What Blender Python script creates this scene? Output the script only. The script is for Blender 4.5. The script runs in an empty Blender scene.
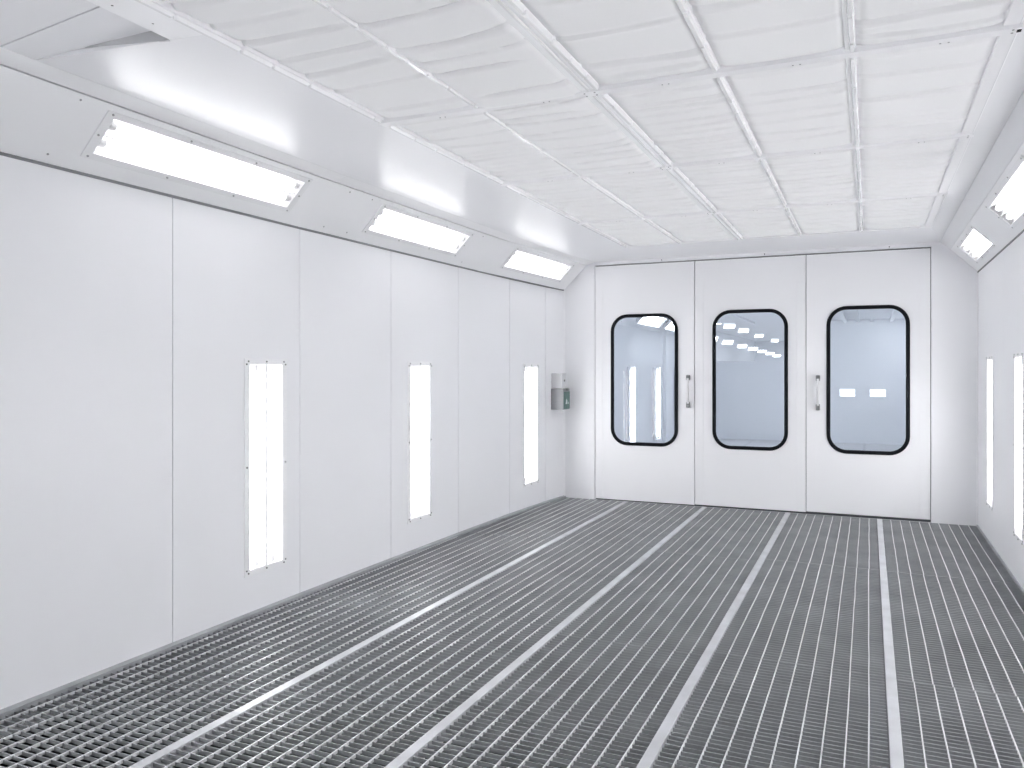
import bpy, math, random
from mathutils import Vector, Matrix
random.seed(7)
SC = bpy.context.scene
COL = SC.collection
PI = math.pi
H = 1.45                                   # eye height

# ------------------------------------------------------------------ materials
def mat(name, col, rough=.5, metal=0., spec=.5, noise=None, bump=None, coat=0.):
    m = bpy.data.materials.new(name); m.use_nodes = True
    nt = m.node_tree; b = nt.nodes['Principled BSDF']
    b.inputs['Base Color'].default_value = (*col, 1)
    b.inputs['Roughness'].default_value = rough
    b.inputs['Metallic'].default_value = metal
    b.inputs['Specular IOR Level'].default_value = spec
    b.inputs['Coat Weight'].default_value = coat
    b.inputs['Coat Roughness'].default_value = .12
    tc = nt.nodes.new('ShaderNodeTexCoord')
    if noise:                               # (scale, amount, detail)
        n = nt.nodes.new('ShaderNodeTexNoise'); n.inputs['Scale'].default_value = noise[0]
        n.inputs['Detail'].default_value = noise[2]
        nt.links.new(tc.outputs['Object'], n.inputs['Vector'])
        r = nt.nodes.new('ShaderNodeValToRGB')
        r.color_ramp.elements[0].position = .3; r.color_ramp.elements[1].position = .7
        a = noise[1]
        r.color_ramp.elements[0].color = (*[c * (1 - a) for c in col], 1)
        r.color_ramp.elements[1].color = (*[min(1, c * (1 + a)) for c in col], 1)
        nt.links.new(n.outputs['Fac'], r.inputs['Fac'])
        nt.links.new(r.outputs['Color'], b.inputs['Base Color'])
    if bump:
        n2 = nt.nodes.new('ShaderNodeTexNoise'); n2.inputs['Scale'].default_value = bump[0]
        n2.inputs['Detail'].default_value = 3
        nt.links.new(tc.outputs['Object'], n2.inputs['Vector'])
        bp = nt.nodes.new('ShaderNodeBump'); bp.inputs['Strength'].default_value = bump[1]
        bp.inputs['Distance'].default_value = bump[2]
        nt.links.new(n2.outputs['Fac'], bp.inputs['Height'])
        nt.links.new(bp.outputs['Normal'], b.inputs['Normal'])
    return m

def emit(name, col, s):
    m = bpy.data.materials.new(name); m.use_nodes = True
    nt = m.node_tree; nt.nodes.clear()
    e = nt.nodes.new('ShaderNodeEmission'); o = nt.nodes.new('ShaderNodeOutputMaterial')
    e.inputs['Color'].default_value = (*col, 1); e.inputs['Strength'].default_value = s
    nt.links.new(e.outputs[0], o.inputs['Surface'])
    return m

def glass(name, tint, base, edge):
    m = bpy.data.materials.new(name); m.use_nodes = True
    nt = m.node_tree; nt.nodes.clear()
    t = nt.nodes.new('ShaderNodeBsdfTransparent'); t.inputs['Color'].default_value = (*tint, 1)
    g = nt.nodes.new('ShaderNodeBsdfGlossy'); g.inputs['Roughness'].default_value = .02
    lw = nt.nodes.new('ShaderNodeLayerWeight'); lw.inputs['Blend'].default_value = .35
    mr = nt.nodes.new('ShaderNodeMapRange')
    mr.inputs['To Min'].default_value = base; mr.inputs['To Max'].default_value = edge
    nt.links.new(lw.outputs['Fresnel'], mr.inputs['Value'])
    mx = nt.nodes.new('ShaderNodeMixShader'); o = nt.nodes.new('ShaderNodeOutputMaterial')
    nt.links.new(mr.outputs['Result'], mx.inputs['Fac'])
    nt.links.new(t.outputs[0], mx.inputs[1]); nt.links.new(g.outputs[0], mx.inputs[2])
    nt.links.new(mx.outputs[0], o.inputs['Surface'])
    return m

TUBE = 25.0
M = dict(
    wall=mat('white_enamel', (.875, .878, .898), .38, spec=.4, noise=(1.3, .010, 2)),
    gloss=mat('glossy_white_sheet', (.84, .843, .862),   .31, spec=.75, bump=(1.1, .08, .02)),
    sheet=mat('border_sheet_paint', (.78, .783, .80), .42, spec=.4),
    fascia=mat('white_fascia_sheet', (.95, .952, .965), .4, spec=.3),
    door=mat('white_door_paint', (.875, .878, .896), .4, spec=.4),
    far=mat('pale_wall_paint', (.86, .87, .89), .55, spec=.3),
    pad=mat('white_filter_fleece', (.985, .985, .99), .95, spec=.1, bump=(180, .15, .002)),
    bar=mat('white_grid_paint', (.94, .94, .952), .45, spec=.3),
    bead=mat('white_seal_bead', (.98, .98, .985), .25, spec=.9),
    seam=mat('dark_joint', (.10, .105, .115), .8, spec=.2),
    gasket=mat('grey_gasket', (.22, .225, .235), .7, spec=.3),
    rubber=mat('black_rubber', (.006, .007, .010), .6, spec=.15),
    bars=mat('galvanised_bar', (.355, .37, .382), .5, metal=.3, noise=(3.0, .12, 4)),
    rods=mat('bright_cross_rod', (.68, .69, .70), .42, metal=.25, noise=(9, .08, 3)),
    strip=mat('bare_steel_strip', (.53, .54, .56), .48, metal=.25, noise=(7, .10, 4)),
    kerb=mat('grey_kerb_steel', (.40, .415, .43), .55, metal=.3, noise=(6, .10, 3)),
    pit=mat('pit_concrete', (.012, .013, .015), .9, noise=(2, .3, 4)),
    trough=mat('lamp_reflector', (.93, .93, .94), .45, spec=.3),
    bezel=mat('lamp_bezel', (.90, .902, .915), .38, spec=.4),
    screw=mat('dark_screw', (.16, .162, .168), .45, metal=.4),
    screwl=mat('pale_screw', (.42, .422, .43), .45, metal=.3),
    cap=mat('tube_cap', (.92, .92, .93), .4, metal=.0),
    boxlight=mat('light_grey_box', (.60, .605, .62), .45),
    boxdark=mat('mid_grey_box', (.27, .275, .29), .45),
    green=mat('dark_green_plate', (.045, .115, .105), .35, noise=(40, .35, 2)),
    white=mat('white_mark', (.75, .78, .78), .5),
    mount=mat('handle_mount', (.20, .205, .21), .4, metal=.5),
    grip=mat('pale_grip', (.78, .78, .79), .3),
    tube=emit('fluorescent_tube', (1, .995, 1), TUBE),
    tubec=emit('cove_tube', (1, .995, 1), 8),
    tube2=emit('fluorescent_tube_next_bay', (.98, .99, 1), 17),
    panel_light=emit('lit_panel', (.95, .98, 1), 2.2),
    cover=glass('lamp_cover_glass', (.99, .99, .99), .02, .25),
    pane=glass('door_pane_glass', (.89, .92, .955), .012, .35),
)

# ------------------------------------------------------------------ mesh builder
class MB:
    def __init__(s): s.v = []; s.f = []
    def add(s, vs, fs):
        b = len(s.v); s.v += [tuple(p) for p in vs]
        s.f += [tuple(i + b for i in q) for q in fs]
    def box(s, x0, y0, z0, x1, y1, z1):
        s.add([(x0, y0, z0), (x1, y0, z0), (x1, y1, z0), (x0, y1, z0), (x0, y0, z1), (x1, y0, z1), (x1, y1, z1), (x0, y1, z1)],
              [(0, 3, 2, 1), (4, 5, 6, 7), (0, 1, 5, 4), (1, 2, 6, 5), (2, 3, 7, 6), (3, 0, 4, 7)])
    def hexa(s, a, b):                      # two matching quads
        s.add(list(a) + list(b), [(0, 3, 2, 1), (4, 5, 6, 7), (0, 1, 5, 4), (1, 2, 6, 5), (2, 3, 7, 6), (3, 0, 4, 7)])
    def prism(s, pts, d):                   # polygon pushed along vector d
        n = len(pts); d = Vector(d)
        s.add(list(pts) + [tuple(Vector(p) + d) for p in pts],
              [tuple(range(n - 1, -1, -1)), tuple(range(n, 2 * n))] + [(i, (i + 1) % n, n + (i + 1) % n, n + i) for i in range(n)])
    def cyl(s, a, b, r, n=12, r2=None):
        a = Vector(a); b = Vector(b); ax = (b - a).normalized()
        t = Vector((0, 0, 1)) if abs(ax.z) < .9 else Vector((1, 0, 0))
        u = ax.cross(t).normalized(); w = ax.cross(u); r2 = r if r2 is None else r2
        vs = [a + (u * math.cos(2 * PI * i / n) + w * math.sin(2 * PI * i / n)) * r for i in range(n)]
        vs += [b + (u * math.cos(2 * PI * i / n) + w * math.sin(2 * PI * i / n)) * r2 for i in range(n)]
        s.add(vs, [tuple(range(n)), tuple(range(2 * n - 1, n - 1, -1))] + [(i, n + i, n + (i + 1) % n, (i + 1) % n) for i in range(n)])
    def build(s, name, m, parent=None, origin=None, bevel=0., smooth=False, mods=True):
        o = Vector(origin) if origin is not None else Vector((0, 0, 0))
        me = bpy.data.meshes.new(name)
        me.from_pydata([tuple(Vector(p) - o) for p in s.v], [], s.f)
        import bmesh
        bm = bmesh.new(); bm.from_mesh(me); bmesh.ops.recalc_face_normals(bm, faces=bm.faces); bm.to_mesh(me); bm.free()
        me.materials.append(m)
        if smooth:
            for p in me.polygons: p.use_smooth = True
        ob = bpy.data.objects.new(name, me); COL.objects.link(ob)
        if parent is not None: ob.parent = parent
        else: ob.location = o
        if bevel:
            bv = ob.modifiers.new('bevel', 'BEVEL'); bv.width = bevel; bv.segments = 2; bv.limit_method = 'ANGLE'
        return ob

def empty(name, loc=(0, 0, 0)):
    o = bpy.data.objects.new(name, None); COL.objects.link(o); o.location = loc; o.empty_display_size = .1
    return o
def tag(o, label=None, cat=None, group=None, kind=None):
    if label: o['label'] = label
    if cat: o['category'] = cat
    if group: o['group'] = group
    if kind: o['kind'] = kind
    return o
def struct(o, label=None):
    o['kind'] = 'structure'
    if label: o['label'] = label
    return o
def copy_tree(o, parent=None):
    c = o.copy(); COL.objects.link(c)
    if parent is not None: c.parent = parent
    for ch in o.children: copy_tree(ch, c)
    return c

def plate(mb, O, U, V, N, u0, u1, v0, v1, holes=(), th=.04):
    """rectangular sheet with rectangular holes; front face through O, thickness away from N"""
    O, U, V, N = map(Vector, (O, U, V, N))
    us = sorted({u0, u1, *[h[0] for h in holes], *[h[1] for h in holes]})
    vs = sorted({v0, v1, *[h[2] for h in holes], *[h[3] for h in holes]})
    solid = lambda i, j: 0 <= i < len(us) - 1 and 0 <= j < len(vs) - 1 and not any(
        h[0] <= us[i] + 1e-6 and us[i + 1] <= h[1] + 1e-6 and h[2] <= vs[j] + 1e-6 and vs[j + 1] <= h[3] + 1e-6 for h in holes)
    idx = {}; P = []; F = []
    def g(i, j, k):
        if (i, j, k) not in idx:
            idx[(i, j, k)] = len(P); P.append(O + U * us[i] + V * vs[j] - N * (th * k))
        return idx[(i, j, k)]
    for i in range(len(us) - 1):
        for j in range(len(vs) - 1):
            if not solid(i, j): continue
            F.append((g(i, j, 0), g(i + 1, j, 0), g(i + 1, j + 1, 0), g(i, j + 1, 0)))
            F.append((g(i, j, 1), g(i, j + 1, 1), g(i + 1, j + 1, 1), g(i + 1, j, 1)))
            for di, dj, a, b in ((-1, 0, (0, 0), (0, 1)), (1, 0, (1, 1), (1, 0)), (0, -1, (1, 0), (0, 0)), (0, 1, (0, 1), (1, 1))):
                if not solid(i + di, j + dj):
                    p, q = (i + a[0], j + a[1]), (i + b[0], j + b[1])
                    F.append((g(*p, 0), g(*q, 0), g(*q, 1), g(*p, 1)))
    mb.add(P, F)

def rrect(cx, cz, w, h, r, n=9):
    pts = []
    for sx, sz, a0 in ((1, 1, 0), (-1, 1, PI / 2), (-1, -1, PI), (1, -1, 1.5 * PI)):
        for k in range(n + 1):
            a = a0 + k * PI / 2 / n
            pts.append((cx + sx * (w / 2 - r) + r * math.cos(a), cz + sz * (h / 2 - r) + r * math.sin(a)))
    return pts

# ------------------------------------------------------------------ room dimensions
D = 8.542                       # door wall
XR = .925
NEAR = -1.7
ZW, ZF = 2.365, 2.631           # wall top, cove top (left)
ZC = 2.61                       # filter plane
LP = [(NEAR, -3.335), (4.1, -3.335), (5.15, -3.32), (6.2, -3.302), (7.24, -3.275), (8.1, -3.225), (D, -3.178)]
def xl(y):
    for (a, xa), (b, xb) in zip(LP, LP[1:]):
        if y <= b: return xa + (xb - xa) * (y - a) / (b - a)
    return LP[-1][1]
SEAMS = [NEAR, -1.05, -.02, 1.0, 2.03, 3.082, 4.106, 5.150, 6.204, 7.243, 8.08, D]
WL_Y = [1.74, 3.790, 5.566, 7.725]        # wall lamp centres, left
FL_Y = [(.61, 1.93), (2.545, 3.876), (4.73, 5.995), (6.913, 8.23)]   # cove lamp lens spans, left
WR_Y = [.9, 2.25, 3.6, 4.95, 6.30, 7.70]
FR_Y = [(2.88, 4.20), (4.90, 6.225), (7.09, 8.13)]
LW, LH, LZ, LZR = .37, 1.285, .235, .29          # wall lamp width, height, base

# ------------------------------------------------------------------ floor: pit, grates, strips
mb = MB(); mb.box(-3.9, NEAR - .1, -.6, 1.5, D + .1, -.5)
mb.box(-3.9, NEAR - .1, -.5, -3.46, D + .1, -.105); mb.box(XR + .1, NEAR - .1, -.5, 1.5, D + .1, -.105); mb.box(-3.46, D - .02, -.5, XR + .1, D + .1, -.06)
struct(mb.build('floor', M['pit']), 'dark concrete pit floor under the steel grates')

PX = [-2.44, -1.588, -.751, .095]
SW = .046
ends = [None] + PX + [None]
ROWS = [.95, 4.14, 6.34, D - .012]
rown = ['nearest the camera', 'middle of the three', 'against the door wall']
coln = ['along the left wall', 'second lane from the left wall', 'in the middle lane', 'second lane from the right wall', 'along the right wall']
for c in range(5):
    for r in range(3):
        jit = [.0, .06, -.05, .02, 0][c] if r < 2 else 0
        jit0 = [.0, .06, -.05, .02, 0][c] if r > 0 else 0
        y0, y1 = ROWS[r] + .003 + jit0, ROWS[r + 1] - .003 + jit
        L = (lambda y: xl(y) + .022) if c == 0 else (lambda y, a=PX[c - 1] + SW / 2 + .002: a)
        R = (lambda y: XR - .012) if c == 4 else (lambda y, a=PX[c] - SW / 2 - .002: a)
        org = ((L(y0) + R(y0)) / 2, (y0 + y1) / 2, 0)
        e = empty('floor_grate', org)
        tag(e, 'steel floor grate %s, %s' % (coln[c], rown[r]), 'floor grate', 'steel floor grates')
        dx = random.uniform(-.002, .002)
        b = MB(); n = int((y1 - y0) / .036)
        for k in range(1, n):
            y = y0 + (y1 - y0) * k / n + random.uniform(-.0012, .0012)
            t = random.uniform(-.002, .002)
            dz = random.uniform(-.0008, .0008) - .0006
            xa, xb = L(y) + .001, R(y) - .001
            b.hexa([(xa, y - .0019 + t, -.0155), (xb, y - .0019 - t, -.0155), (xb, y + .0019 - t, -.0155), (xa, y + .0019 + t, -.0155)],
                   [(xa, y - .0019 + t, dz), (xb, y - .0019 - t, dz), (xb, y + .0019 - t, dz), (xa, y + .0019 + t, dz)])
        b.build('bearing_bars', M['bars'], e, org)
        b = MB()
        xs = []
        if c == 0:
            k = 0
            while PX[0] - SW / 2 - .072 - .082 * k > -3.30: xs.append(PX[0] - SW / 2 - .072 - .082 * k); k += 1
        else:
            x = PX[c - 1] + SW / 2 + .072
            lim = (XR - .02) if c == 4 else PX[c] - SW / 2 - .05
            while x < lim: xs.append(x); x += .082
        for x in xs:
            yb = y1
            while xl(yb) + .03 > x and yb > y0: yb -= .02
            if yb - y0 < .05: continue
            w = .0026; x2 = x + dx; segs = 8; px = x2
            for q in range(segs):                      # slightly wavy rods
                ya, yc = y0 + (yb - y0) * q / segs, y0 + (yb - y0) * (q + 1) / segs
                nx = x2 + (random.uniform(-.0016, .0016) if q < segs - 1 else 0)
                b.hexa([(px - w, ya, -.009), (px + w, ya, -.012), (nx + w, yc, -.012), (nx - w, yc, -.012)],
                       [(px - w, ya, .0012), (px + w, ya, .0012), (nx + w, yc, .0012), (nx - w, yc, .0012)])
                px = nx
        b.build('cross_rods', M['rods'], e, org)
        b = MB()
        b.box(L(y0) + .001, y0, -.0155, R(y0) - .001, y0 + .004, .0002); b.build('end_band', M['bars'], e, org)
        b = MB(); b.box(L(y1) + .001, y1 - .004, -.0155, R(y1) - .001, y1, .0002); b.build('end_band', M['bars'], e, org)
ordn = ['first', 'second', 'third', 'fourth']
for i, x in enumerate(PX):
    b = MB(); b.box(x - SW / 2, .95, -.05, x + SW / 2, D - .012, .004)
    b2 = b.build('floor_strip', M['strip'], None, (x, .95, -.05), bevel=.0015)
    tag(b2, 'long flat steel floor strip between grates, %s from the left wall' % ordn[i], 'floor strip', 'steel floor strips')

# kerb along the left wall foot, thin angle along the right wall
b = MB()
for (a, xa), (c, xc) in zip(LP, LP[1:]):
    b.hexa([(xa - .002, a, -.05), (xa + .022, a, -.05), (xc + .022, c, -.05), (xc - .002, c, -.05)],
           [(xa - .002, a, .022), (xa + .022, a, .012), (xc + .022, c, .012), (xc - .002, c, .022)])
struct(b.build('baseboard_left', M['kerb']), 'grey steel kerb along the foot of the left wall')
b = MB(); b.box(XR - .012, NEAR, -.05, XR + .004, D, .012)
struct(b.build('baseboard_right', M['kerb']), 'thin grey kerb along the foot of the right wall')
b = MB(); b.box(-3.4, NEAR, -.06, 1.0, .95, 0.0)
struct(b.build('floor_landing', M['kerb']), 'plain steel plate floor at the open end of the booth')

# ------------------------------------------------------------------ left wall
wl = empty('wall_left', (-3.335, 0, 0)); struct(wl, 'white panelled left wall with upright lamps')
for s0, s1 in zip(SEAMS, SEAMS[1:]):
    A = Vector((xl(s0), s0, 0)); B = Vector((xl(s1), s1, 0)); U = (B - A).normalized(); Ln = (B - A).length
    N = Vector((U.y, -U.x, 0)); holes = []
    for y in WL_Y:
        if s0 < y < s1:
            cu = (y - s0) / (s1 - s0) * Ln
            holes.append((cu - LW / 2 + .03, cu + LW / 2 - .03, LZ + .03, LZ + LH - .03))
    m = MB(); plate(m, A, U, (0, 0, 1), N, .0022, Ln - .0022, -.1, ZW - .008, holes, .05)
    m.build('wall_panel', M['wall'], wl, (-3.335, 0, 0), bevel=.002)
m = MB(); m.prism([(xl(y) - .12, y, -.1) for y, _ in LP] + [(-3.6, D, -.1), (-3.6, NEAR, -.1)], (0, 0, 2.9))
m.build('wall_backing', M['seam'], wl, (-3.335, 0, 0))
m = MB()
for (a, xa), (c, xc) in zip(LP, LP[1:]):
    m.hexa([(xa - .05, a, ZW - .010), (xa + .004, a, ZW - .010), (xc + .004, c, ZW - .010), (xc - .05, c, ZW - .010)],
           [(xa - .05, a, ZW + .004), (xa + .004, a, ZW + .004), (xc + .004, c, ZW + .004), (xc - .05, c, ZW + .004)])
struct(m.build('trim_1', M['gasket']), 'dark grey gasket line along the top of the left wall')

# right wall
wr = empty('wall_right', (XR, 0, 0)); struct(wr, 'white panelled right wall')
RS = [NEAR, .2, 1.6, 2.95, 4.3, 5.65, 7.0, D]
for s0, s1 in zip(RS, RS[1:]):
    holes = [(y - LW / 2 + .03, y + LW / 2 - .03, LZR + .03, LZR + LH - .03) for y in WR_Y if s0 < y < s1]
    m = MB(); plate(m, (XR, 0, 0), (0, 1, 0), (0, 0, 1), (-1, 0, 0), s0 + .001, s1 - .001, -.1, ZW - .008, holes, .05)
    m.build('wall_panel', M['wall'], wr, (XR, 0, 0))
m = MB(); m.box(XR + .12, NEAR, -.1, XR + .3, D, 2.8); m.build('wall_backing', M['seam'], wr, (XR, 0, 0))
m = MB(); m.box(XR - .004, NEAR, ZW - .010, XR + .05, D, ZW + .004)
struct(m.build('trim_2', M['gasket']), 'dark grey gasket line along the top of the right wall')

# wall behind the viewer
m = MB(); m.box(-3.6, NEAR - .12, -.1, 1.2, NEAR, 2.9)
struct(m.build('wall_front', M['wall']), 'white end wall opposite the doors')

# ------------------------------------------------------------------ cove panels (45 degree) with lamp cut-outs
R2 = math.sqrt(.5)
CL = .376                                      # left cove width
fl = empty('trim_3', (-3.335, 0, ZW)); struct(fl, 'sloping white cove panel above the left wall')
YB = [NEAR, .31, 2.24, 4.30, 6.45, D]
for s0, s1 in zip(YB, YB[1:]):
    A = Vector((xl(s0), s0, ZW + .002)); B = Vector((xl(s1), s1, ZW + .002)); U = (B - A).normalized(); Ln = (B - A).length
    V = Vector((R2, 0, R2)); N = Vector((R2, 0, -R2))
    N = U.cross(V).normalized();  N = N if N.x > 0 else -N
    holes = []
    for a, c in FL_Y:
        if s0 < a and c < s1: holes.append(((a - s0) / (s1 - s0) * Ln, (c - s0) / (s1 - s0) * Ln, .116, .311))
    m = MB(); plate(m, A, U, V, N, 0, Ln, .0, CL - .003, holes, .03)
    m.build('cove_panel', M['fascia'], fl, (-3.335, 0, ZW))
# folded lip under the ceiling sheet
def lipx(y): return xl(y) + CL * R2 + .001
ZL = ZW + .002 + CL * R2
m = MB()
for (a, xa), (c, xc) in zip(LP, LP[1:]):
    p = [(lipx(a), a, ZL + .003), (lipx(a) + .094, a, 2.662), (lipx(c) + .094, c, 2.662), (lipx(c), c, ZL + .003)]
    m.hexa(p, [(x - .01, y, z + .02) for x, y, z in p])
m.build('folded_lip', M['fascia'], fl, (-3.335, 0, ZW), bevel=.003)
CR = .312
fr = empty('trim_4', (XR, 0, ZW)); struct(fr, 'sloping white cove panel above the right wall')
holes = [(a, c, .08, .257) for a, c in FR_Y]
m = MB(); plate(m, (XR, 0, ZW + .002), (0, 1, 0), (-R2, 0, R2), (-R2, 0, -R2), NEAR, D, 0, CR, holes, .03)
m.build('cove_panel', M['fascia'], fr, (XR, 0, ZW))
xa, za = XR - CR * R2, ZW + .002 + CR * R2
m = MB(); p = [(xa, NEAR, za), (.615, NEAR, 2.665), (.615, D, 2.665), (xa, D, za)]
m.hexa(p, [(x + .01, y, z + .02) for x, y, z in p])
m.build('folded_lip', M['gloss'], fr, (XR, 0, ZW), bevel=.004)
# screws on the cove panels
for y in (2.36, 4.3, 4.55, 6.2, 6.62, 8.4):
    for t in (.05, CL - .03):
        q = Vector((xl(y) + t * R2, y, ZW + .002 + t * R2)); n = Vector((R2, 0, -R2))
        m = MB(); m.cyl(q - n * .002, q + n * .003, .005, 8); m.build('screw', M['screwl'], fl, (-3.335, 0, ZW))

# ------------------------------------------------------------------ ceiling
GX = dict(A=-2.072, B=-1.570, C=-1.058, D=-.541, E=-.063, F=.441)
GY = [1.72, 3.160, 4.495, 5.931, 7.250]
YA, YZ = 1.56, 7.25
ceil = empty('ceiling', (0, 0, 2.7)); struct(ceil, 'white booth ceiling with sheet metal borders around the filter field')
def sheet(name, pts, m_, th=.015, bevel=0):
    m = MB(); m.prism(pts, (0, 0, th)); return m.build(name, M[m_], ceil, (0, 0, 2.7), bevel=bevel)
AX = GX['A'] - .018
TX = -2.26                                    # inner trim edge
zt = 2.662 + (TX + 2.98) / (2.98 - 2.072) * (ZC - 2.662)
YS = 2.075                                     # where the lower border sheet begins
left = [(lipx(y) + .094, y, 2.662) for y, _ in LP if y > YS + .3]
sheet('border_sheet', [(lipx(YS) + .094, YS, 2.662)] + left + [(AX, YZ + .018, ZC), (AX, YS, ZC)], 'gloss')
sheet('inner_border', [(TX, NEAR, zt), (TX, YS, zt), (AX, YS, ZC), (AX, NEAR, ZC)], 'fascia')
# slightly higher part of the border near the viewer: two sheets with a seam, then a step face where the lower sheet begins, its shade painted in as grey
def raised(ya, yb, yc, yd):
    return [(lipx(ya) + .09, ya, 2.664), (lipx(yb) + .09, yb, 2.664), (TX - .012, yc, zt + .045), (TX - .012, yd, zt + .045)]
sheet('border_sheet', raised(NEAR, 1.935, 1.850, NEAR), 'gloss')
sheet('border_sheet', raised(1.942, YS + .01, YS + .01, 1.857), 'gloss')
b_ = TX - .004
m = MB()
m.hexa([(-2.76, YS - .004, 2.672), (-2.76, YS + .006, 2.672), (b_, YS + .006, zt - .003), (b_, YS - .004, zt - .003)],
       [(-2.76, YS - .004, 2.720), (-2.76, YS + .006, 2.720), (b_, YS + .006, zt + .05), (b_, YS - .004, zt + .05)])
m.build('shaded_step_face', M['boxlight'], ceil, (0, 0, 2.7))
m = MB(); m.prism([(b_ - .055, YS - .05, zt + .040), (b_ - .004, YS - .075, zt + .040), (b_ - .004, YS - .006, zt + .040)], (0, 0, .02))
m.build('corner_gap', M['seam'], ceil, (0, 0, 2.7))
for x, y in ((-2.20, 1.95), (-2.21, 1.80)):
    m = MB(); m.cyl((x, y, zt + .008), (x, y, zt - .004), .004, 8); m.build('screw', M['screw'], ceil, (0, 0, 2.7))
# right border, door-side border
FX = GX['F'] + .02
sheet('border_sheet', [(.615, NEAR, 2.665), (FX, NEAR, ZC), (FX, YZ + .018, ZC), (.615, D, 2.665)], 'sheet')
sheet('border_sheet', [(AX, YZ + .018, ZC), (lipx(D) + .094, D, 2.662), (.615, D, 2.665), (FX, YZ + .018, ZC)], 'gloss')
m = MB(); m.box(-3.5, NEAR, 2.86, 1.2, D, 2.95); m.build('ceiling_slab', M['wall'], ceil, (0, 0, 2.7))

# filter pads
def pad(x0, x1, y0, y1, near):
    nx, ny = 16, max(40, int((y1 - y0) / .011))
    gs = []; y = y0 + random.uniform(.03, .10)
    while y < y1 - .03:
        gs.append((y, random.uniform(-.035, .035), random.uniform(.0, .008), random.uniform(0, 6), random.uniform(.0045, .0100) * (1.15 if near else 1.15),
                   random.uniform(.008, .013) * (1.1 if near else 1), random.uniform(-.3, .35), random.uniform(.65, 1.3)))
        y += random.uniform(.10, .30) if near else random.uniform(.06, .17)
    vs = []; fs = []
    for j in range(ny + 1):
        for i in range(nx + 1):
            s, t = i / nx, j / ny
            x, y = x0 + (x1 - x0) * s, y0 + (y1 - y0) * t
            edge = min(s, 1 - s) * (x1 - x0)
            z = .017 - .010 * min(1, edge / .05) ** .5
            z -= .004 * math.sin(PI * s) * (.6 + .4 * math.sin(7 * t + x0 * 9))
            for (gy, tilt, wob, ph, dep, w, sa, sb) in gs:
                d = (y - gy - tilt * (s - .5) - wob * math.sin(ph + 5 * s)) / w
                if abs(d) < 5:
                    k = dep if sa < s < sb else dep * max(0, 1 - 5 * max(sa - s, s - sb))
                    k *= 1.1 + 1.0 * abs(s - .5) * 2
                    z += k * math.exp(-d * d) - .45 * k * math.exp(-((d - 2.2) / 1.3) ** 2)
            vs.append((x, y, ZC + z))
    for j in range(ny):
        for i in range(nx):
            a = j * (nx + 1) + i; fs.append((a, a + 1, a + nx + 2, a + nx + 1))
    return vs, fs
cols = list('ABCDEF')
rowd = ['row nearest the camera', 'second row from the camera', 'second row from the doors', 'row beside the doors']
cold = ['leftmost column', 'second column from the left', 'middle column', 'second column from the right', 'rightmost column']
gx = [GX[k] for k in cols]
HALF = [.016, .015, .045, .015, .017, .028]
GY0 = [1.98 - .0] + GY[1:]
for r in range(4):
    for c in range(5):
        x0, x1 = gx[c] + HALF[c] - .004, gx[c + 1] - HALF[c + 1] + .004
        y0, y1 = (GY[r] if r else YA) + .02, GY[r + 1] - .02
        m = MB(); vs, fs = pad(x0, x1, y0, y1, r < 1 or (r == 1 and c > 2)); m.add(vs, fs)
        org = ((x0 + x1) / 2, (y0 + y1) / 2, ZC)
        o = m.build('ceiling_filter', M['pad'], None, org, smooth=True)
        so = o.modifiers.new('thickness', 'SOLIDIFY'); so.thickness = .02; so.offset = -1
        tag(o, 'white ceiling filter pad, %s, %s' % (rowd[r], cold[c]), 'ceiling filter', 'ceiling filter pads')
# plain sheet over the part of the ceiling behind the viewer
sheet('rear_sheet', [(AX, NEAR, ZC + .006), (AX, YA, ZC + .006), (FX, YA, ZC + .006), (FX, NEAR, ZC + .006)], 'wall')

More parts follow.
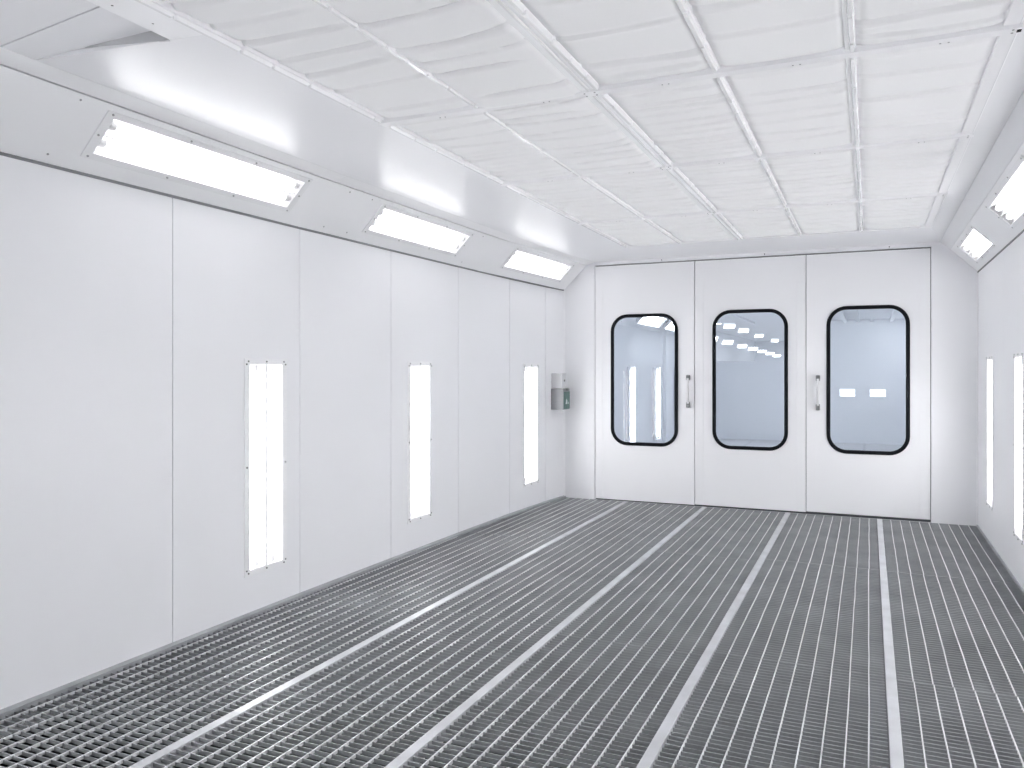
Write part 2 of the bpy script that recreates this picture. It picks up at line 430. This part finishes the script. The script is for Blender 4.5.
# filter grid: one thing
g0 = (-.9, 5.0, ZC)
grid = empty('ceiling_grid', g0)
tag(grid, 'white metal grid of bars holding the filter pads in the ceiling', 'ceiling grid')
cross = [(GY[i], .034 if i == 1 else .026) for i in range(1, 5)]
def spans(): 
    out = []; a = YA
    for y, w in cross:
        out.append((a, y - w)); a = y + w
    return out
for k, x in GX.items():
    i = cols.index(k); h = HALF[i]
    m = MB()
    if k == 'C':
        for s in (-1, 1):
            xa, xb = sorted((x + s * .004, x + s * h)); m.box(xa, YA, ZC - .001, xb, YZ, ZC + .03)
        bar_ = m.build('long_bar', M['bar'], grid, g0, bevel=.002)
        m = MB(); m.box(x - .004, YA, ZC - .008, x + .004, YZ, ZC + .02)
        m.build('joint_strip', M['bead'], bar_, (0, 0, 0)).location = (-g0[0], -g0[1], -g0[2])
    else:
        m.box(x - h, YA, ZC + .001, x + h, YZ, ZC + .03)
        bar_ = m.build('long_bar', M['bar'], grid, g0, bevel=.003)
    # white sealing bead, broken where the pads crease
    if k != 'F':
        m = MB(); bx = x + (h - .006 if k == 'C' else .0 if k in 'ABD' else .008)
        w = .011
        secs = []
        for a, b_ in spans():
            y = a + .006; secs.append((a - .002, .35))
            while y < b_ - .02:
                ln = min(random.uniform(.12, .32), b_ - .006 - y)
                secs += [(y, .35), (y + .004, 1), (y + ln - .004, 1), (y + ln, .35)]; y += ln + .008
        vs = []; fs = []
        for y, k in secs:
            vs += [(bx - w * k, y, ZC + .004), (bx - w * k * .55, y, ZC + .001 - .014 * k), (bx + w * k * .55, y, ZC + .001 - .014 * k), (bx + w * k, y, ZC + .004)]
        for q in range(len(secs) - 1):
            for t in range(4): fs.append((4 * q + t, 4 * q + (t + 1) % 4, 4 * q + 4 + (t + 1) % 4, 4 * q + 4 + t))
        fs += [(0, 1, 2, 3), tuple(len(vs) - 4 + t for t in range(4))]
        m.add(vs, fs)
        bd = m.build('seal_bead', M['bead'], bar_, (0, 0, 0)); bd.location = (-g0[0], -g0[1], -g0[2])
for n, (y, w) in enumerate(cross):
    m = MB(); xa, xb = gx[0] - .018, gx[-1] + .03
    if n == 3: m.box(xa, y - .014, ZC - .004, xb, y + .014, ZC + .03)
    else:
        m.prism([(xa, y - w, ZC + .004), (xa, y - w + .008, ZC - .010), (xa, y + w - .008, ZC - .010), (xa, y + w, ZC + .004), (xa, y + w, ZC + .03), (xa, y - w, ZC + .03)], (xb - xa, 0, 0))
    cb = m.build('cross_bar', M['bar'], grid, g0, bevel=.0015)
    if n == 3: continue
    def scr(x_, y_, r_=.0042):
        m = MB(); m.cyl((x_, y_, ZC - .002), (x_, y_, ZC - .0115), r_, 8)
        s_ = m.build('screw', M['screwl'], cb, (0, 0, 0)); s_.location = (-g0[0], -g0[1], -g0[2])
    for sx in (-.022, .022):
        for sy in (-.016, .016): scr(GX['C'] + sx, y + sy)
    for a, b_ in zip(gx, gx[1:]):
        for sx in (-.010, .016): scr((a + b_) / 2 + .05 + sx, y + .012, .0034)
    for sy in (-.014, .014): scr(gx[-1] + .004, y + sy)
    if n == 0:
        m = MB(); m.box(gx[-1] + .016, y - .010, ZC - .013, gx[-1] + .029, y + .008, ZC + .01)
        s_ = m.build('end_latch', M['rubber'], cb, (0, 0, 0)); s_.location = (-g0[0], -g0[1], -g0[2]); s_['label'] = 'small black latch'

# ------------------------------------------------------------------ door wall
DX = [-2.809, -1.698, -.58, .537]
wb = empty('wall_back', (0, D, 0)); struct(wb, 'white end wall around the three doors')
T = .08
m = MB(); m.box(xl(D) - .3, D, -.05, DX[0] - .004, D + T, 2.9)
m.build('side_panel', M['wall'], wb, (0, D, 0), bevel=.002)
m = MB(); m.box(DX[3] + .004, D, -.05, XR + .3, D + T, 2.9)
m.build('side_panel', M['wall'], wb, (0, D, 0), bevel=.002)
m = MB(); m.box(DX[0] - .004, D - .006, 2.627, DX[3] + .004, D + T, 2.95)
m.build('header_panel', M['wall'], wb, (0, D, 0), bevel=.002)
m = MB(); m.box(DX[0] - .004, D + .052, -.02, DX[0] + .03, D + .075, 2.64); m.box(DX[3] - .03, D + .052, -.02, DX[3] + .004, D + .075, 2.64)
m.box(DX[0], D + .052, 2.60, DX[3], D + .075, 2.64)
for x in DX[1:3]: m.box(x - .03, D + .052, 0, x + .03, D + .075, 2.62)
m.box(DX[0], D + .03, -.05, DX[3], D + .10, .018)
m.build('door_stop', M['seam'], wb, (0, D, 0))
m = MB(); m.box(DX[0] - .1, D - .012, -.05, DX[3] + .1, D + .06, -.002)
m.build('threshold', M['kerb'], wb, (0, D, 0))
# corner posts of the wall ends
m = MB(); m.box(xl(D) - .01, D - .016, 0, xl(D) + .010, D + .004, ZW + .02); m.build('corner_trim', M['bezel'], wb, (0, D, 0))
m = MB(); m.box(XR - .010, D - .016, 0, XR + .01, D + .004, ZW + .02); m.build('corner_trim', M['bezel'], wb, (0, D, 0))

import bmesh
def leaf(x0, x1, z0, z1, hole, th):
    bm = bmesh.new()
    def loop(pts):
        vs = [bm.verts.new((x, 0, z)) for x, z in pts]
        for i in range(len(vs)): bm.edges.new((vs[i], vs[(i + 1) % len(vs)]))
    loop([(x0, z0), (x1, z0), (x1, z1), (x0, z1)]); loop(hole)
    bmesh.ops.triangle_fill(bm, edges=bm.edges[:], use_beauty=True)
    r = bmesh.ops.extrude_face_region(bm, geom=bm.faces[:])
    bmesh.ops.translate(bm, verts=[v for v in r['geom'] if isinstance(v, bmesh.types.BMVert)], vec=(0, th, 0))
    bmesh.ops.recalc_face_normals(bm, faces=bm.faces[:])
    return bm
WN = [(-2.2485, 1.344, .75, 1.445), (-1.1305, 1.352, .757, 1.458), (-.0135, 1.355, .747, 1.460)]
for i in range(3):
    x0, x1 = DX[i] + .0035, DX[i + 1] - .0035
    z0, z1 = (.012, .018, .026)[i], 2.614
    cx, cz, w, h = WN[i]
    org = Vector((x0, D, 0))
    d = empty('door_%d' % (i + 1), org); struct(d, 'white metal booth door with rounded window, %s' % ['left of the three', 'middle of the three', 'right of the three'][i])
    bm = leaf(x0, x1, z0, z1, rrect(cx, cz, w - .03, h - .03, .165), .05)
    bmesh.ops.translate(bm, verts=bm.verts[:], vec=(-org.x, .002, 0))
    me = bpy.data.meshes.new('door_leaf'); bm.to_mesh(me); bm.free(); me.materials.append(M['door'])
    o = bpy.data.objects.new('door_leaf', me); COL.objects.link(o); o.parent = d
    # folded edge strips
    for side in ([0], [0, 1], [1])[i]:
        m = MB(); a, b_ = (x0 + .001, x0 + .088) if side == 0 else (x1 - .088, x1 - .001)
        m.box(a, D - .0015, z0 + .004, b_, D + .004, 2.34 if side == 1 else 2.42)
        m.build('edge_strip', M['door'], d, org, bevel=.001)
    # rubber gasket: rounded ring
    prof = [(0, .004), (0, -.008), (.008, -.016), (.026, -.016), (.036, -.006), (.036, .004)]
    loops = [[(px, D + py, pz) for px, pz in rrect(cx, cz, w - 2 * q, h - 2 * q, .185 - q)] for q, py in prof]
    n = len(loops[0]); vs = [p for l in loops for p in l]; fs = []
    for a in range(len(loops)):
        b_ = (a + 1) % len(loops)
        for k in range(n): fs.append((a * n + k, a * n + (k + 1) % n, b_ * n + (k + 1) % n, b_ * n + k))
    m = MB(); m.add(vs, fs)
    win = m.build('window_gasket', M['rubber'], d, org, smooth=False)
    win['label'] = 'black rubber window gasket'
    m = MB(); pts = [(px, D + .012, pz) for px, pz in rrect(cx, cz, w - .05, h - .05, .16)]
    m.prism(pts, (0, .005, 0))
    pn = m.build('window_pane', M['pane'], d, org); pn['label'] = 'blue grey glass pane'
    if i in (0, 2):
        hx = (-1.762, None, -.466)[i]; ha, hb = 1.085, 1.375
        hd = empty('handle', Vector((hx, D, ha)) - org); hd.parent = d
        ho = Vector((hx, D, ha))
        for hz, hh in ((hb, .034), (ha, .036)):
            m = MB(); m.box(hx - .019, D - .045, hz - hh, hx + .019, D + .001, hz + hh * .75)
            m.build('handle_mount', M['mount'], hd, ho, bevel=.008)
        m = MB(); m.cyl((hx, D - .038, ha + .01), (hx, D - .038, hb - .01), .014, 14)
        m.build('handle_grip', M['grip'], hd, ho, smooth=True)
        m = MB(); m.cyl((hx, D - .026, ha + .02), (hx, D - .026, ha + .05), .008, 10)
        m.build('handle_pin', M['mount'], hd, ho)
# header edge screws
for x in (-2.05, -.98, .18):
    m = MB(); m.cyl((x, D - .004, 2.645), (x, D - .012, 2.645), .006, 8); m.build('screw', M['screw'], wb, (0, D, 0))

# ------------------------------------------------------------------ wall control box in the left corner
bo = (-3.2, 8.32, 1.013)
cbx = empty('call_box', bo)
tag(cbx, 'small grey wall box with dark green side plate in the left corner by the doors', 'wall box')
m = MB(); m.box(-3.235, 8.225, 1.252, -3.084, 8.36, 1.417); m.build('upper_cover', M['boxlight'], cbx, bo, bevel=.004)['label'] = 'light grey upper box'
m = MB(); m.box(-3.235, 8.215, 1.013, -3.068, 8.42, 1.246); m.build('lower_housing', M['boxdark'], cbx, bo, bevel=.004)['label'] = 'mid grey lower box'
m = MB(); m.box(-3.069, 8.232, 1.022, -3.062, 8.414, 1.212); pl = m.build('face_plate', M['green'], cbx, bo, bevel=.003); pl['label'] = 'dark green face plate'
m = MB(); m.prism([(-3.0625, 8.275, 1.075), (-3.0625, 8.325, 1.075), (-3.0625, 8.325, 1.115), (-3.0625, 8.30, 1.135)], (.002, 0, 0))
m.prism([(-3.0625, 8.345, 1.078), (-3.0625, 8.37, 1.078), (-3.0625, 8.358, 1.10)], (.002, 0, 0))
mk = m.build('white_mark', M['white'], pl, (0, 0, 0)); mk.location = (-bo[0], -bo[1], -bo[2])
m = MB(); m.cyl((-3.09, 8.31, 1.235), (-3.045, 8.31, 1.235), .012, 12); m.build('push_button', M['mount'], cbx, bo)
m = MB(); m.cyl((-3.086, 8.29, 1.335), (-3.078, 8.29, 1.335), .012, 12); m.build('screw', M['screw'], cbx, bo)

# ------------------------------------------------------------------ lamps
def trough(mb, x0, x1, z0, z1, dep, y0=0., seg=6):
    """open half-pipe reflector with closed ends, mouth at y0, depth dep, running along z"""
    w = (x1 - x0) / 2; cx = (x0 + x1) / 2; ring = []
    for k in range(seg + 1):
        a = PI * k / seg; ring.append((cx - w * math.cos(a), y0 - dep * math.sin(a) ** .6))
    vs = [(x, y, z0) for x, y in ring] + [(x, y, z1) for x, y in ring]; n = seg + 1
    fs = [(i, i + 1, n + i + 1, n + i) for i in range(seg)] + [tuple(range(n)), tuple(range(n, 2 * n))]
    mb.add(vs, fs)
def frame_ring(mb, w, h, iw, ih, iz, y0, y1):
    plate(mb, (-w / 2, y1, 0), (1, 0, 0), (0, 0, 1), (0, 1, 0), 0, w, 0, h, [((w - iw) / 2, (w + iw) / 2, iz, iz + ih)], y1 - y0)
def make_lamp(name, w, h, iw, ih, nt, r, tmat, gap):
    e = empty(name)
    iz = (h - ih) / 2
    m = MB(); frame_ring(m, w, h, iw, ih, iz, 0, .005); m.build('bezel', M['bezel'], e, bevel=.0015)
    m = MB(); cw = iw / nt
    for k in range(nt): trough(m, -iw / 2 + k * cw + (gap if k else 0), -iw / 2 + (k + 1) * cw - (gap if k < nt - 1 else 0), iz, iz + ih, .062, .0)
    if gap:
        for k in range(nt - 1):
            xx = -iw / 2 + (k + 1) * cw; m.box(xx - gap * .8, -.05, iz, xx + gap * .8, .0042 if nt == 2 and gap > .005 else 0, iz + ih)
    m.build('reflector', M['trough'], e)
    for k in range(nt):
        xx = -iw / 2 + (k + .5) * cw
        m = MB(); m.cyl((xx, -.028, iz + .045), (xx, -.028, iz + ih - .045), r, 12); t = m.build('tube', tmat, e, smooth=True)
        for qa, qb in ((.004, .047), (ih - .047, ih - .004)):
            m = MB(); m.cyl((xx, -.028, iz + qa), (xx, -.028, iz + qb), r * 1.08, 12); m.build('tube_cap', M['cap'], t)
    m = MB(); m.box(-iw / 2 + .001, .0005, iz + .001, iw / 2 - .001, .0035, iz + ih - .001); m.build('cover', M['cover'], e)
    return e
def lamp_screws(e, pts, sm='screw'):
    for x, z in pts:
        m = MB(); m.cyl((x, .004, z), (x, .009, z), .0052, 8); m.build('screw', M[sm], e)
wall_proto = make_lamp('wall_lamp', LW, LH, .285, 1.215, 2, .022, M['tube'], .012)
lamp_screws(wall_proto, [(-.17, .035), (-.155, .018), (0, .018), (.155, .018), (.17, .035), (-.168, LH / 2), (.168, LH / 2),
                         (-.17, LH - .035), (-.155, LH - .018), (0, LH - .018), (.155, LH - .018), (.17, LH - .035)])
cove_proto = make_lamp('cove_lamp', .262, 1.42, .195, 1.325, 2, .022, M['tubec'], .003)
lamp_screws(cove_proto, [(x, z) for x in (-.117, .117) for z in (.03, .48, .94, 1.39)] + [(0, .02), (0, 1.40)], 'screwl')
def basis(X, Y, Z, loc, s=(1, 1, 1)):
    X, Y, Z = (Vector(v).normalized() for v in (X, Y, Z))
    mt = Matrix((X, Y, Z)).transposed().to_4x4(); mt.translation = Vector(loc)
    return mt @ Matrix.Diagonal((*s, 1))
used = {}
def place(proto, mt, label, group):
    if not used.get(proto.name): o = proto; used[proto.name] = True
    else: o = copy_tree(proto)
    o.matrix_world = mt
    if 'beyond' in group:
        for ch in o.children:
            if ch.name.startswith('tube'):
                ch.material_slots[0].link = 'OBJECT'; ch.material_slots[0].material = M['tube2']
    tag(o, label, 'lamp', group)
    return o
def dirL(y):
    for (a, xa), (b, xb) in zip(LP, LP[1:]):
        if y <= b: return Vector((xb - xa, b - a, 0)).normalized()
names = {3.790: 'left wall lamp nearest the camera, largest in view', 5.566: 'middle one of the three left wall lamps',
         7.725: 'left wall lamp closest to the grey wall box', 1.74: 'left wall lamp beside the camera'}
for y in sorted(WL_Y, key=lambda v: -v):
    # put the lamp on its own panel's plane
    for s0, s1 in zip(SEAMS, SEAMS[1:]):
        if s0 < y < s1:
            A = Vector((xl(s0), s0, 0)); B = Vector((xl(s1), s1, 0)); U = (B - A).normalized()
            p = A + (B - A) * ((y - s0) / (s1 - s0))
    N = Vector((U.y, -U.x, 0))
    place(wall_proto, basis(-U, N, (0, 0, 1), (p.x, p.y, LZ)), 'bright upright twin-tube ' + names[y], 'upright wall lamps')
for i, y in enumerate(WR_Y):
    lab = ['right wall lamp level with the camera', 'right wall lamp a step ahead of the camera', 'right wall lamp well outside the frame', 'right wall lamp just outside the frame',
           'upright lamp on the right wall cut off by the picture edge', 'lamp on the right wall closest to the door wall'][i]
    place(wall_proto, basis((0, 1, 0), (-1, 0, 0), (0, 0, 1), (XR, y, LZR)), 'bright twin-tube ' + lab, 'upright wall lamps')
cl = ['left cove lamp beside the camera', 'cove lamp above the left wall nearest the camera, longest in view',
      'middle cove lamp above the left wall', 'cove lamp above the left wall closest to the doors']
for i, (a, c) in enumerate(FL_Y):
    y = (a + c) / 2
    for s0, s1 in zip(YB, YB[1:]):
        if s0 < y < s1:
            A = Vector((xl(s0), s0, ZW + .002)); B = Vector((xl(s1), s1, ZW + .002)); U = (B - A).normalized(); p = A + (B - A) * ((y - s0) / (s1 - s0))
    V = Vector((R2, 0, R2)); N = U.cross(V).normalized(); N = N if N.x > 0 else -N
    sc = (c - a) / 1.325
    # local z runs along the cove, local x across it
    q = p + V * .2135 - U * (1.42 / 2 * sc)
    X = N.cross(U)
    place(cove_proto, basis(X, N, U, q, (1, 1, sc)), 'glowing ' + cl[i], 'cove lamps')
cr = ['right cove lamp beside the camera', 'cove lamp above the right wall cut off by the picture edge', 'short cove lamp above the right wall closest to the doors']
for i, (a, c) in enumerate(FR_Y):
    sc = (c - a) / 1.325; V = Vector((-R2, 0, R2)); N = Vector((-R2, 0, -R2)); U = Vector((0, 1, 0))
    q = Vector((XR, (a + c) / 2, ZW + .002)) + V * .1685 - U * (1.42 / 2 * sc)
    place(cove_proto, basis(N.cross(U), N, U, q, (.91, 1, sc)), 'glowing ' + cr[i], 'cove lamps')

# ------------------------------------------------------------------ the bay behind the door windows
E2 = 17.2
m = MB(); m.box(-3.6, D + .1, -.3, 1.3, E2, 0); struct(m.build('floor_beyond', M['boxlight']), 'grey floor of the next bay seen through the door windows')
m = MB(); m.box(-3.6, D + T + .02, -.1, -3.32, E2, 2.7); m.box(-3.32, 13.9, 0, -3.265, 14.1, 2.6)
struct(m.build('wall_beyond_left', M['far']), 'pale left wall of the next bay')
m = MB(); m.box(1.0, D + T + .02, -.1, 1.3, E2, 2.7); struct(m.build('wall_beyond_right', M['far']), 'pale right wall of the next bay')
m = MB(); m.box(-3.6, D + T + .02, 2.45, 1.3, E2 + .1, 2.8)
for x in (-2.2, -1.1, -.43, -.2, .05, .4): m.box(x - .035, D + .3, 2.40, x + .035, E2 - .01, 2.47)
struct(m.build('ceiling_beyond', M['far']), 'pale ceiling of the next bay')
m = MB(); m.prism([(-3.6, E2, -.1), (1.3, E2, -.1), (1.3, E2, 2.7), (-1.15, E2, 2.7), (-1.15, E2, 1.64), (-3.6, E2, 1.64)], (0, .12, 0)); struct(m.build('wall_beyond_far', M['far']), 'pale partition, low on one side, at the far end of the next bay')
for i, x in enumerate((-2.2, -.95, -.1)):
    m = MB(); m.box(x, D + .6, 0, x + .04, E2, .004); struct(m.build('floor_line_beyond', M['strip']), 'pale strip in the floor of the next bay')
# sloping cove over its left wall
m = MB(); m.hexa([(-3.33, D + .15, 2.10), (-3.33, E2, 2.10), (-2.98, E2, 2.45), (-2.98, D + .15, 2.45)], [(-3.5, D + .15, 2.2), (-3.5, E2, 2.2), (-3.1, E2, 2.66), (-3.1, D + .15, 2.66)])
struct(m.build('trim_5', M['far']), 'sloping cove over the left wall of the next bay')
m = MB(); m.hexa([(1.0, D + .15, 2.15), (1.0, E2, 2.15), (.7, E2, 2.45), (.7, D + .15, 2.45)], [(1.1, D + .15, 2.25), (1.1, E2, 2.25), (.8, E2, 2.55), (.8, D + .15, 2.55)])
struct(m.build('trim_6', M['far']), 'sloping cove over the right wall of the next bay')
for i, y in enumerate((11.7, 13.3, 14.9)):
    place(wall_proto, basis((0, -1, 0), (1, 0, 0), (0, 0, 1), (-3.255 + .0, y, .25)), 'upright lamp seen through the left door window, ' + ['its leftmost', 'its middle one', 'half hidden at its right edge'][i], 'lamps beyond the left door')
V = Vector((R2, 0, R2)); N = Vector((R2, 0, -R2)); U = Vector((0, 1, 0))
for i, y in enumerate((10.2, 12.35, 14.1)):
    place(cove_proto, basis(N.cross(U), N, U, Vector((-3.155, y - .71, 2.275)) + N * .068), ['cove lamp of the next bay close behind the door wall', 'cove lamp seen at the top of the left door window', 'cove lamp in the upper right corner of the left door window'][i], 'lamps beyond the left door')
V = Vector((-R2, 0, R2)); N = Vector((-R2, 0, -R2))
for i, y in enumerate((10.5, 13.6, 16.2)):
    place(cove_proto, basis(N.cross(U), N, U, Vector((.85, y - .71, 2.30)) + N * .068), ['right cove lamp of the next bay close behind the door wall', 'right cove lamp midway along the next bay', 'cove lamp seen in the upper right corner of the right door window'][i], 'lamps beyond the right door')
for i, x in enumerate((-.53, .02)):
    e = empty('lit_panel', (x, E2, 1.0)); tag(e, ['small bright panel seen low in the right door window, left one', 'small bright panel seen low in the right door window, right one'][i], 'light panel', 'lit panels beyond the right door')
    m = MB(); m.box(x - .012, E2 - .02, .915, x + .29, E2, 1.085); m.build('panel_frame', M['bezel'], e, (x, E2, 1.0))
    m = MB(); m.box(x, E2 - .024, .93, x + .275, E2 - .019, .985); m.box(x, E2 - .024, .995, x + .275, E2 - .019, 1.07); m.build('panel_light', M['panel_light'], e, (x, E2, 1.0))
# long hall behind the partition
m = MB(); m.box(-6.5, E2 + .12, -.3, 2, 50, 0); struct(m.build('floor_hall', M['boxlight']), 'floor of the long hall behind the partition')
m = MB(); m.box(-6.5, E2 + .12, 3.2, 2, 50, 3.4); struct(m.build('ceiling_hall', M['far']), 'ceiling of the long hall behind the partition')
m = MB(); m.box(-6.7, E2 + .12, -.3, -6.3, 50, 3.4); struct(m.build('wall_hall_left', M['far']), 'left wall of the long hall')
m = MB(); m.box(1.6, E2 + .12, -.3, 2, 50, 3.4); struct(m.build('wall_hall_right', M['far']), 'right wall of the long hall')
m = MB(); m.box(-6.5, 50, -.3, 2, 50.3, 3.4); struct(m.build('wall_hall_far', M['far']), 'end wall of the long hall')
for a, b_ in ((-6.5, -3.6), (1.3, 2)):
    m = MB(); m.box(a, E2 + .0, -.3, b_, E2 + .12, 3.4); struct(m.build('wall_hall_return', M['far']), 'return wall of the long hall')
nth = ['first', 'second', 'third', 'fourth', 'fifth', 'sixth', 'seventh']
hl = [(-3.29, 18.9), (-3.36, 21.5), (-3.5, 25.0), (-3.62, 28.3), (-3.8, 32.3), (-3.97, 36.5), (-4.3, 42.5)]
for i, (x, y) in enumerate(hl):
    N = Vector((.5, -.65, -.6)).normalized(); Xa = Vector((N.y, -N.x, 0)).normalized() * -1
    place(cove_proto, basis(N.cross(Xa), N, Xa, Vector((x, y, 2.18)) - Xa * .2, (.6, 1, .20 + .02 * i)),
          'hall lamp in the middle door window, %s from the left in the lower row' % nth[i], 'hall lamps beyond the middle door')
h2 = [(-2.84, 17.9), (-2.84, 19.8), (-2.84, 22.2), (-2.84, 25.5), (-2.84, 30), (-2.84, 36)]
for i, (x, y) in enumerate(h2):
    N = Vector((.2, -.5, -.8)).normalized(); Xa = Vector((N.y, -N.x, 0)).normalized() * -1
    place(cove_proto, basis(N.cross(Xa), N, Xa, Vector((x, y, 2.5)) - Xa * .4, (.6, 1, .2)),
          'hall lamp in the middle door window, %s from the left in the upper row' % nth[i], 'hall lamps beyond the middle door')

for y in (20, 28, 37, 46):                          # added fill lights that brighten the hall, no fixtures there
    l = bpy.data.lights.new('hall_fill', 'AREA'); l.shape = 'RECTANGLE'; l.size = 3; l.size_y = 5; l.energy = 120
    lo = bpy.data.objects.new('hall_fill', l); COL.objects.link(lo); lo.location = (-2.2, y, 3.15)
# ------------------------------------------------------------------ world, camera, view
w = bpy.data.worlds.new('world'); SC.world = w; w.use_nodes = True
w.node_tree.nodes['Background'].inputs['Color'].default_value = (.8, .85, .9, 1)
w.node_tree.nodes['Background'].inputs['Strength'].default_value = .02
cam = bpy.data.cameras.new('camera'); co = bpy.data.objects.new('camera', cam); COL.objects.link(co)
co.location = (0, 0, H); co.rotation_euler = (PI / 2, 0, .4217)
cam.sensor_width = 36; cam.lens = 36 * 795.66 / 1024; cam.shift_y = -(384 - 370.2) / 1024
cam.clip_start = .05; cam.clip_end = 200
SC.camera = co
SC.view_settings.view_transform = 'Standard'; SC.view_settings.look = 'None'
SC.view_settings.gamma = 1; SC.view_settings.use_curve_mapping = False
SC.view_settings.exposure = .24
SC.cycles.max_bounces = 14; SC.cycles.diffuse_bounces = 9; SC.cycles.transparent_max_bounces = 16
SC.cycles.use_denoising = True
SC.cycles.sample_clamp_indirect = 12
